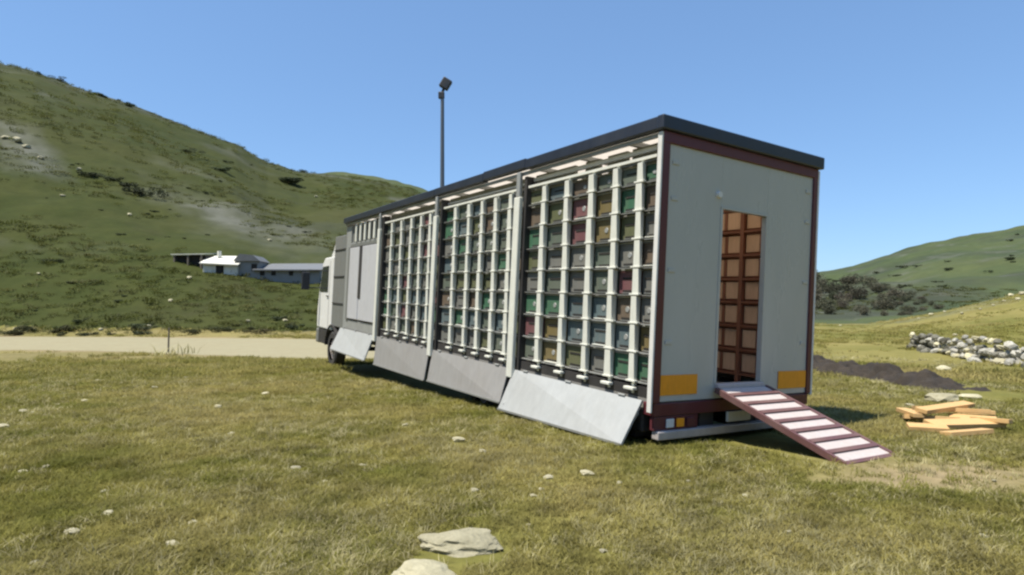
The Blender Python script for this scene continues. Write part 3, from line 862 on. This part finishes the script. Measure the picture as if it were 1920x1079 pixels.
for px, py, w_ in [(115, 369, 14), (242, 404, 12), (240, 402, 6), (8, 262, 20), (30, 268, 26), (48, 278, 20), (75, 300, 16), (146, 323, 14), (72, 516, 12), (592, 371, 10), (505, 452, 12), (355, 524, 16),
                   (320, 566, 14), (30, 618, 12), (190, 620, 12), (465, 605, 14), (535, 603, 14), (280, 614, 12), (1895, 556, 16), (1908, 563, 14), (1917, 553, 18), (1882, 566, 9), (1745, 592, 14), (1771, 586, 9),
                   (1803, 590, 11), (1838, 581, 8), (1722, 599, 8), (1862, 574, 9), (1575, 612, 8)]:
    hill_ = px < 700
    put_stone(px, py, w_ * .8, random.choice(SM), 'small pale rock on the steep green hillside' if hill_ else 'pale rock on the grassy rise beyond the stone wall',
              'pale rocks dotted over the left hillside' if hill_ else 'pale rocks on the rise to the right', 'rock', 1.0, .2)

# rubble wall on the right
wl0 = on_ground(1698, 646)
wallpts = [(16.6, 25.0), (16.0, 22.4), (14.9, 19.3), (14.2, 17.2), (13.9, 15.6), (14.3, 13.6)]
wall = empty('stone_wall', Matrix.Translation((15.2, 20.3, gz(15.2, 20.3))))
tag(wall, 'tumbled drystone wall of grey and white rubble crossing the field on the right', 'wall')
wp_ = np.array(wallpts); seg = np.hypot(*np.diff(wp_, axis=0).T); cum = np.concatenate([[0], np.cumsum(seg)])
Lw = cum[-1]; cnt = 0
for tier, (zz, sz, prob) in enumerate([(.08, .19, 1), (.10, .18, 1), (.28, .17, 1), (.46, .16, .85), (.64, .14, .55)]):
    s = 0.0
    while s < Lw and cnt < 290:
        s += random.uniform(.20, .34)
        if random.random() > prob: continue
        sx = random.choice([.7, .9, 1, 1.15, 1.3]) * sz
        x = np.interp(s, cum, wp_[:, 0]); y = np.interp(s, cum, wp_[:, 1])
        off = random.uniform(-.30, .30) * (1 if tier < 2 else .55)
        if tier == 0: off += random.choice([-.4, .35])
        me = random.choice(SD) if (random.random() < .30 or (s < 2.2 and random.random() < .7)) else random.choice(SG if random.random() < .62 else SM)
        o = link('stone', me, None, wall)
        X = x + off * .8; Y = y + off * .45
        drop = .12 * fbm(np.array([s * .5]), np.array([tier * 3.0]), 2, 8)[0]
        o.location = (X - 15.2, Y - 20.3, gz(X, Y) - gz(15.2, 20.3) + zz * random.uniform(.75, 1.1) + drop)
        o.scale = (sx * random.uniform(.8, 1.2), sx * random.uniform(.9, 1.2), sx * random.uniform(.8, 1.2))
        o.rotation_euler = (random.uniform(-.5, .5), random.uniform(-.5, .5), random.uniform(0, 6.28))
        cnt += 1

# bank of dark soil behind the lorry, right
sx_, sy_ = 260, 46
P0 = np.array([9.3, 19.5]); P1 = np.array([7.15, 9.9])
ax = P1 - P0; La = np.hypot(*ax); ax = ax / La; nn_ = np.array([ax[1], -ax[0]])
S, T_ = np.meshgrid(np.linspace(0, 1, sx_), np.linspace(-1, 1, sy_), indexing='ij')
bend = .45 * np.sin(S * 5.0)
wd_ = (1.35 - .6 * S) * (.8 + .25 * fbm(S * 6, S * 0, 3, 3))
SX = P0[0] + ax[0] * La * S + nn_[0] * (T_ * wd_ + bend); SY = P0[1] + ax[1] * La * S + nn_[1] * (T_ * wd_ + bend)
env = (1 - T_ ** 2) * sstep(0, .08, S) * sstep(1, .85, S)
SZ = ground_z(SX, SY) - .05 + env * sstep(-.35, .25, fbm(SX * 1.3, SY * .8, 4, 15) + .12) * (.34 + .34 * fbm(SX * 1.3, SY * .9, 4, 5)) * (1.15 - .6 * S) + .20 * fbm(SX * 4, SY * 4, 5, 6) * np.sqrt(env)
ix = np.arange(sx_ * sy_).reshape(sx_, sy_)
SF = np.stack([ix[:-1, :-1], ix[:-1, 1:], ix[1:, 1:], ix[1:, :-1]], -1).reshape(-1, 4)
sb = link('soil_bank', np_mesh('soil_bank', np.stack([SX.ravel(), SY.ravel(), SZ.ravel()], -1), SF, M['soil'], False))
tag(sb, 'long low bank of dark turned soil on the grass right of the lorry', 'soil')

# yellow timber on the grass
tl = [(1700, 778, 1800, 775, .20, 0, 'broad yellow board at the back left of the timber heap'), (1790, 778, 1862, 782, .18, 0, 'yellow board at the back right of the timber heap'),
      (1692, 793, 1795, 800, .17, 1, 'yellow board along the left middle of the timber heap'), (1778, 795, 1868, 804, .19, 1, 'yellow board along the right middle of the timber heap'),
      (1712, 786, 1850, 796, .15, 3, 'longest yellow board lying on top across the heap'), (1740, 808, 1872, 806, .13, 1, 'yellow board nearest the viewer at the right of the heap'),
      (1700, 806, 1775, 812, .13, 0, 'short yellow board at the front left of the heap'), (1820, 802, 1893, 812, .09, 2, 'thin yellow lath sticking out at the right end of the heap'),
      (1725, 799, 1815, 787, .10, 4, 'narrow yellow board lying crosswise on top of the heap'), (1770, 820, 1850, 816, .10, 0, 'small yellow lath in the grass in front of the heap'),
      (1688, 784, 1722, 800, .09, 2, 'short dark ended board at the left tip of the heap')]
for x0, y0, x1, y1, w_, lay, lb in tl:
    a = on_ground(x0, y0); c = on_ground(x1, y1)
    a.z += .035 + .035 * lay; c.z += .035 + .035 * lay + .015
    d = c - a
    o = B().box(-d.length / 2, d.length / 2, -w_ * .66, w_ * .66, -.024, .024, .004).build('plank', M['plank'], None)
    o.matrix_world = Matrix.Translation((a + c) / 2) @ d.to_track_quat('X', 'Z').to_matrix().to_4x4() @ Matrix.Rotation(random.uniform(-.2, .2), 4, 'X')
    tag(o, lb, 'plank', 'yellow planks heaped on the grass')

# ------------------------------------------------------------------ farm buildings on the left slope
def place(px, py, rz=0.0):
    p = on_ground(px, py); return p, Matrix.Translation(p) @ Matrix.Rotation(rz, 4, 'Z')
p, mm = place(424, 505, .12)
k_ = p.y / FOC
hut = empty('farm_hut', mm); tag(hut, 'small whitewashed hut with a sloping pale roof on the left hillside', 'hut')
w2 = 60 * k_ / 2
B().prism([(-w2, -1.2), (w2, -1.6), (w2, 7 * k_), (-w2, 9 * k_)], -1.3, 1.3).build('wall', M['hut'], hut)
B().quadslab([(-w2 - .15, -1.6, 8 * k_), (w2 + .15, -1.6, 5 * k_), (w2 + .15, .9, 24 * k_), (-w2 - .15, .9, 24 * k_)], (0, 0, .08)).build('roof', M['hut'], hut)
B().tube((-w2 * .5, .3, 22 * k_), (-w2 * .5, .3, 34 * k_), .16, .16, 8).build('chimney', M['hut'], hut)
B().box(-.3, .25, -1.34, -1.305, -.4, .2).build('door', M['dark'], hut)
p, mm = place(366, 492, -.1); k_ = p.y / FOC
shed = empty('open_shed', mm); tag(shed, 'low dark open shed under a pale tin roof left of the white hut', 'shed')
w2 = 30 * k_
B().box(-w2, w2, -.6, 1.5, -1.2, 12 * k_).build('wall', M['dark'], shed)
B().quadslab([(-w2 - .1, -1.0, 12 * k_), (w2, -1.0, 10 * k_ + .1), (w2 * .7, 1.8, 18 * k_), (-w2 * .9, 1.8, 17 * k_)], (0, 0, .08)).build('roof', M['tin'], shed)
for x in (-w2 * .9, 0, w2 * .85): B().box(x - .06, x + .06, -.95, -.83, -1, 11.5 * k_).build('post', M['bark'], shed)
p, mm = place(473, 512, .15); k_ = p.y / FOC
bn = empty('stone_barn', mm); tag(bn, 'squat grey stone barn standing right of the whitewashed hut', 'barn')
w2 = 21 * k_
B().box(-w2, w2, -1.4, 1.4, -1.4, 20 * k_, .03).build('wall', M['slate'], bn)
B().prism([(-w2 - .1, 20 * k_), (w2 + .1, 20 * k_), (w2 * .5, 31 * k_), (-w2 * .6, 33 * k_)], -1.6, 1.6).build('roof', M['slateroof'], bn)
B().box(w2 * .35, w2 * .8, -1.44, -1.402, .1, 15 * k_).build('door', M['dark'], bn)
p, mm = place(550, 522, .10); k_ = p.y / FOC
lg = empty('long_barn', mm); tag(lg, 'long low grey barn stretching behind the lorry cab on the hillside', 'barn')
w2 = 56 * k_
B().box(-w2, w2, -1.6, 1.6, -1.4, 13 * k_, .03).build('wall', M['slate'], lg)
B().quadslab([(-w2 - .2, -1.9, 12 * k_), (w2 + .2, -1.9, 12 * k_), (w2 + .1, 1.2, 27 * k_), (-w2 + .4, 1.2, 26 * k_)], (0, 0, .10)).build('roof', M['slateroof'], lg)
for x in (-.8, -.45, .1, .5):
    B().box(x * w2 - .16, x * w2 + .16, -1.64, -1.602, .15, .55).build('window', M['dark'], lg)

# ------------------------------------------------------------------ bushes and trees
def leafy(seed, nleaf, size, mat, name, rz=1.0, lobes=7):
    r = np.random.default_rng(seed)
    c = r.normal(size=(lobes, 3)) * [.45, .45, .25]; c[:, 2] = np.abs(c[:, 2]) + .35 * rz; rad = r.uniform(.3, .55, lobes)
    li = r.integers(0, lobes, nleaf)
    d = r.normal(size=(nleaf, 3)); d /= np.linalg.norm(d, axis=1)[:, None]
    pos = c[li] + d * rad[li][:, None] * (r.uniform(.25, 1.0, nleaf) ** .45)[:, None] * [1, 1, .85 * rz]
    pos[:, 2] = np.maximum(pos[:, 2], .02)
    n1 = r.normal(size=(nleaf, 3)); n1 /= np.linalg.norm(n1, axis=1)[:, None]
    n2 = np.cross(n1, r.normal(size=(nleaf, 3))); n2 /= np.linalg.norm(n2, axis=1)[:, None]
    s = size * r.uniform(.6, 1.4, nleaf)[:, None]
    V = np.stack([pos - n1 * s, pos - n2 * s * .7, pos + n1 * s, pos + n2 * s * .7], 1).reshape(-1, 3)
    return np_mesh(name, V, np.arange(nleaf * 4).reshape(-1, 4), mat)
bushm = [leafy(s, 900, .075, M['bush'], 'bush_crown', .8) for s in range(4)]
redm = [leafy(s + 9, 700, .075, M['redbush'], 'bush_crown', .8) for s in range(2)]
treem = [leafy(s + 30, 1500, .060, M['tree'], 'tree_crown', 1.15, 11) for s in range(4)]
trunkm = B().tube((0, 0, -.15), (.02, 0, .5), .05, .03, 7).tube((.02, 0, .35), (.2, .05, .75), .022, .012, 5).tube((.01, 0, .3), (-.2, -.08, .7), .022, .012, 5).mesh('trunk', M['bark'])
stemm = B().tube((0, 0, -.2), (.03, 0, .35), .05, .02, 6).tube((0, 0, -.1), (.2, .1, .3), .03, .012, 5).mesh('stem', M['bark'])
def plant(kind, px, py, wpx, label, group=None, hs=1.0, meshes=None, cat=None, world=None):
    p = on_ground(px, py) if world is None else world
    if p is None: return
    s = wpx / FOC * p.y / 1.9
    o = bpy.data.objects.new(kind, None); COL.objects.link(o)
    o.location = p; o.rotation_euler = (0, 0, random.uniform(0, 6.28)); o.scale = (s, s, s * hs)
    ms = meshes or bushm
    c = bpy.data.objects.new('crown', random.choice(ms)); COL.objects.link(c); c.parent = o
    t = bpy.data.objects.new('trunk' if kind == 'tree' else 'stem', trunkm if kind == 'tree' else stemm); COL.objects.link(t); t.parent = o
    tag(o, label, cat or ('tree' if kind == 'tree' else 'bush'), group)
    return o
for px, py, w_, h_, lb in [(262, 368, 46, .75, 'largest dark bush halfway up the left hillside'), (238, 352, 30, .8, 'dark bush touching the upper left of the largest hillside bush'),
                           (172, 331, 34, .6, 'low dark bush left of the hillside bush pair, nearest the pale rock'), (208, 340, 26, .6, 'small dark bush midway along the row on the hillside'),
                           (96, 492, 28, .5, 'isolated low dark bush low on the far left slope'), (132, 532, 20, .5, 'small dark bush below the isolated one on the left slope'),
                           (412, 321, 30, .45, 'flat dark bush high on the slope under the ridge'), (540, 344, 52, .5, 'wide dark thicket just under the dip in the ridge'),
                           (352, 287, 28, .4, 'small olive bush near the ridge above the bare slope'), (224, 567, 18, .6, 'small bush low on the slope above the road'),
                           (147, 606, 24, .7, 'dark bush at the foot of the slope beside the road, left of centre'), (520, 600, 26, .6, 'dark bush at the foot of the slope near the lorry cab')]:
    plant('bush', px, py, w_, lb, None, h_)
for k in range(26):
    px = random.uniform(10, 590); py = np.interp(px, [0, 300, 600], [628, 622, 618]) + random.uniform(-10, 6)
    plant('bush', px, py, random.uniform(16, 36), 'low russet and green shrub at the foot of the slope along the road', 'low shrubs along the far side of the road', .55, redm + bushm[:1])
for k in range(12):
    px = random.uniform(0, 640)
    R = random.uniform(160, 173); a = math.atan((px - 960) / FOC); X = R * math.sin(a); Y = R * math.cos(a)
    plant('bush', px, 0, random.uniform(10, 26), 'low dark scrub bush on the skyline of the left ridge', 'scrub bushes along the left ridge', .5, None, None, Vector((X, Y, gz(X, Y))))
for k in range(38):
    px = random.uniform(0, 620); py = random.uniform(300, 600)
    p = on_ground(px, py)
    if p is None or p.y > 165 or p.y < 36: continue
    plant('bush', px, py, random.uniform(6, 14), 'small dark tussock bush on the open left hillside', 'small bushes dotted over the left hillside', .5, None, None, p)
for k in range(80):
    px = random.uniform(1470, 1760); py = random.uniform(528 + max(0, px - 1640) * .35, 601)
    tp = on_ground(px, py)
    if tp is None or tp.y < 70: continue
    X, Y = tp.x, tp.y
    plant('tree', px, 0, random.uniform(18, 36) * (1.0 if px < 1680 else .6), 'grey-green tree in the scrubby wood at the foot of the right hill', 'trees in the wood at the foot of the right hill', random.uniform(.9, 1.3),
          treem, None, Vector((X, Y, gz(X, Y) - .2)))
for k in range(28):
    px = random.uniform(1520, 1918); py = np.interp(px, [1520, 1700, 1920], [560, 530, 480]) + random.uniform(-45, 40)
    p = on_ground(px, py)
    if p is None or p.y < 95: continue
    plant('bush', px, py, random.uniform(8, 22), 'dark bush on the slope of the distant right hill', 'bushes on the distant right hill', .6, None, None, p)
number('small pale stones scattered over the pasture', 'small pale stone lying in the short pasture grass, %s from the left')
number('pale rocks dotted over the left hillside', 'small pale rock on the steep green hillside, %s from the left')
number('rocks' if False else 'pale rocks on the rise to the right', 'pale rock on the grassy rise above the rubble wall, %s from the left')
number('low shrubs along the far side of the road', 'low russet and green shrub on the far road edge, %s from the left')
number('scrub bushes along the left ridge', 'low dark scrub bush on the skyline of the left ridge, %s from the left')
number('small bushes dotted over the left hillside', 'small dark tussock bush on the open left hillside, %s from the left')
number('trees in the wood at the foot of the right hill', 'grey-green tree in the wood below the right hill, %s from the left')
number('bushes on the distant right hill', 'dark bush on the slope of the distant right hill, %s from the left')
# tall dry weeds by the road and a thin stake
p = on_ground(316, 662)
st = B().tube((0, 0, -.1), (.03, 0, .95), .035, .03, 8).build('stake', M['bark'], None); st.location = p
tag(st, 'thin weathered stake standing at the near edge of the road', 'stake')

# ------------------------------------------------------------------ grass
def tuft_mesh(seed, nb, rad, h, w, lean, mat, name='grass_tuft'):
    r = np.random.default_rng(seed)
    V = []; F = []
    for i in range(nb):
        a = r.uniform(0, 2 * PI); rr_ = rad * math.sqrt(r.uniform(0, 1)); bx, by = rr_ * math.cos(a), rr_ * math.sin(a)
        da = r.uniform(0, 2 * PI) ; hh_ = h * r.uniform(.45, 1.15); ln = lean * r.uniform(.3, 1.3) * hh_
        dx_, dy_ = math.cos(da), math.sin(da); px_, py_ = -dy_ * w / 2, dx_ * w / 2
        b0 = len(V)
        V += [(bx - px_, by - py_, -.01), (bx + px_, by + py_, -.01),
              (bx + dx_ * ln * .35 + px_ * .8, by + dy_ * ln * .35 + py_ * .8, hh_ * .6), (bx + dx_ * ln * .35 - px_ * .8, by + dy_ * ln * .35 - py_ * .8, hh_ * .6),
              (bx + dx_ * ln, by + dy_ * ln, hh_)]
        F += [(b0, b0 + 1, b0 + 2), (b0, b0 + 2, b0 + 3), (b0 + 3, b0 + 2, b0 + 4)]
    return np_mesh(name, V, F, mat)

def scatter(name, pts, scl, tuft, label, cat='grass'):
    n_ = len(pts)
    me = bpy.data.meshes.new(name + '_points')
    me.vertices.add(n_); me.vertices.foreach_set('co', np.asarray(pts, np.float32).ravel())
    at = me.attributes.new('sc', 'FLOAT', 'POINT'); at.data.foreach_set('value', np.asarray(scl, np.float32))
    at = me.attributes.new('rz', 'FLOAT_VECTOR', 'POINT')
    rv = np.zeros((n_, 3), np.float32); rv[:, 2] = rng.uniform(0, 6.28, n_); rv[:, 0] = rng.normal(0, .12, n_); rv[:, 1] = rng.normal(0, .12, n_)
    at.data.foreach_set('vector', rv.ravel())
    o = link(name, me); tag(o, label, cat, kind='stuff')
    ng = bpy.data.node_groups.new(name + '_nodes', 'GeometryNodeTree')
    ng.interface.new_socket('Geometry', in_out='INPUT', socket_type='NodeSocketGeometry')
    ng.interface.new_socket('Geometry', in_out='OUTPUT', socket_type='NodeSocketGeometry')
    gi = ng.nodes.new('NodeGroupInput'); go = ng.nodes.new('NodeGroupOutput')
    ip = ng.nodes.new('GeometryNodeInstanceOnPoints'); oi = ng.nodes.new('GeometryNodeObjectInfo')
    oi.inputs['Object'].default_value = tuft; oi.inputs['As Instance'].default_value = True
    a1 = ng.nodes.new('GeometryNodeInputNamedAttribute'); a1.data_type = 'FLOAT'; a1.inputs[0].default_value = 'sc'
    a2 = ng.nodes.new('GeometryNodeInputNamedAttribute'); a2.data_type = 'FLOAT_VECTOR'; a2.inputs[0].default_value = 'rz'
    e2r = ng.nodes.new('FunctionNodeEulerToRotation')
    ng.links.new(gi.outputs[0], ip.inputs['Points']); ng.links.new(oi.outputs['Geometry'], ip.inputs['Instance'])
    ng.links.new(a2.outputs[0], e2r.inputs[0]); ng.links.new(e2r.outputs[0], ip.inputs['Rotation'])
    ng.links.new(a1.outputs[0], ip.inputs['Scale']); ng.links.new(ip.outputs[0], go.inputs[0])
    md = o.modifiers.new('scatter', 'NODES'); md.node_group = ng
    return o

def wedge(n_, r0, r1, amax, power=1.0, ymin=1.2):
    a = rng.uniform(-amax, amax, n_); u_ = rng.uniform(0, 1, n_) ** power
    r_ = r0 * (r1 / r0) ** u_
    return r_ * np.sin(a), r_ * np.cos(a)

def keep(X, Y, thr, scale=1.6, seed=4):
    """patchy cover, none on the road, none under the lorry or on bare dirt"""
    d = .5 + .5 * fbm(X / scale, Y / scale, 4, seed)
    dx_ = X - TR_O[0]; dy_ = Y - TR_O[1]
    tx = dx_ * TR_R[0, 0] + dy_ * TR_R[1, 0]; ty = dx_ * TR_R[0, 1] + dy_ * TR_R[1, 1]
    ok = (rng.uniform(0, 1, len(X)) < sstep(thr - .2, thr + .2, d))
    ok &= ~((tx > .05) & (tx < 13.4) & (np.abs(ty) < 1.15))
    ok &= road_dist(X, Y) > .3
    for x_, y_, s_ in NEAR_STONES: ok &= ~((np.abs(X - x_) < s_ * 1.0 + .01) & (Y > y_ - s_ - .05) & (Y < y_ + s_))
    ok &= ~((np.hypot((X - foot.x - .25) / 1.05, (Y - foot.y + .12) / .5) + .5 * fbm(X * 2, Y * 2, 3, 8) < 1) & (rng.uniform(0, 1, len(X)) < .85))
    t9 = (X - 9.3) * -.1877 + (Y - 19.5) * -.9822; n9 = (X - 9.3) * -.9822 - (Y - 19.5) * -.1877
    ok &= ~((t9 > 0) & (t9 < 10.4) & (np.abs(n9 - .45 * np.sin(t9 / 10.4 * 5)) < .55))
    ok &= ~((tx < .05) & (tx > -1.35) & (ty < .45) & (ty > -.55))
    return ok

proto = []
specs = [('grass', 24, .085, .048, .0065, 1.5), ('grass', 22, .08, .032, .007, 1.7), ('grass', 16, .09, .085, .0055, 1.1), ('weed', 14, .07, .055, .007, 1.6)]
for k, (mt, nb, rad, h, w_, ln) in enumerate(specs):
    me = tuft_mesh(100 + k, nb, rad, h, w_, ln, M[mt])
    o = link('grass_tuft', me); p = on_ground([600, 1000, 300, 1250][k], 950); o.location = p
    tag(o, ['tuft of short green grass in the foreground', 'low tuft of pasture grass in the foreground', 'tuft of longer grass in the foreground', 'tuft of dry straw coloured weed in the foreground'][k], 'grass', kind='stuff')
    proto.append(o)
for k, (nn2, thr, sc0) in enumerate([(42000, .50, 1.0), (70000, .26, 1.0), (2500, .72, 1.0), (30000, .52, .8)]):
    X, Y = wedge(nn2, 1.9, 19, .82, .85)
    ok = keep(X, Y, thr, [1.3, 2.2, .9, 1.1][k], 4 + k); X = X[ok]; Y = Y[ok]
    s = sc0 * rng.uniform(.55, 1.25, len(X)) * np.interp(np.hypot(X, Y), [2, 6, 19], [.55, .8, 1.6])
    scatter('dry_weeds' if k == 3 else 'grass', np.stack([X, Y, ground_z(X, Y)], -1), s, proto[k],
            ['short green and olive grass covering the pasture', 'low patchy turf between the stones', 'longer grass blades standing up from the pasture', 'dry straw coloured stalks among the grass'][k])
X, Y = wedge(34000, 15, 66, .80, 1.0); ok = keep(X, Y, .50, 4, 31) & ((Y < 34) | (X > 12)); X = X[ok]; Y = Y[ok]
scatter('far_grass', np.stack([X, Y, ground_z(X, Y)], -1), rng.uniform(1.8, 3.4, len(X)), proto[1], 'coarse grass in the farther part of the field and beside the road')
hg = link('grass_tuft', tuft_mesh(140, 34, .55, .22, .06, 1.6, M['hillgrass'], 'hill_tuft')); p = on_ground(420, 560); hg.location = p
tag(hg, 'tussock of hill grass on the left slope', 'grass', kind='stuff')
X, Y = wedge(11000, 36, 178, .80, .95); ok = ((Y > 33.5) & ((X < 5) | (Y > 95))) & (road_dist(X, Y) > .5) & (.5 + .5 * fbm(X / 9, Y / 9, 4, 44) > .45); X = X[ok]; Y = Y[ok]
scatter('hill_grass', np.stack([X, Y, ground_z(X, Y)], -1), rng.uniform(.5, 1.2, len(X)) * np.interp(np.hypot(X, Y), [36, 178], [.8, 1.8]), hg, 'rough tussock grass over the hillside')
# clump of tall pale weeds beside the road
for k, (px, py, s, lb) in enumerate([(318, 668, 7.5, 'clump of tall pale weeds at the near edge of the road by the stake'), (348, 664, 5.0, 'lower clump of weeds right of the stake by the road')]):
    o = link('weed_clump', proto[3].data if k == 0 else proto[2].data); o.location = on_ground(px, py); o.scale = (s, s, s)
    tag(o, lb, 'weeds')

X, Y = wedge(11000, 2.2, 24, .80, .9); ok = keep(X, Y, .55, .6, 61); X = X[ok]; Y = Y[ok]
scatter('dry_weeds', np.stack([X, Y, ground_z(X, Y) - .004], -1), rng.uniform(.8, 1.3, len(X)) * np.interp(np.hypot(X, Y), [2, 24], [.6, 1.7]), proto[3],
        'flattened bleached clumps of last year grass spread over the pasture')
X, Y = wedge(3800, 2.2, 26, .80, .9); ok = keep(X, Y, .62, .7, 75); X = X[ok]; Y = Y[ok]
scatter('grass', np.stack([X, Y, ground_z(X, Y) - .004], -1), rng.uniform(.9, 1.5, len(X)) * np.interp(np.hypot(X, Y), [2, 26], [.7, 1.6]), proto[0],
        'thicker tussocks of green grass standing in the pasture')
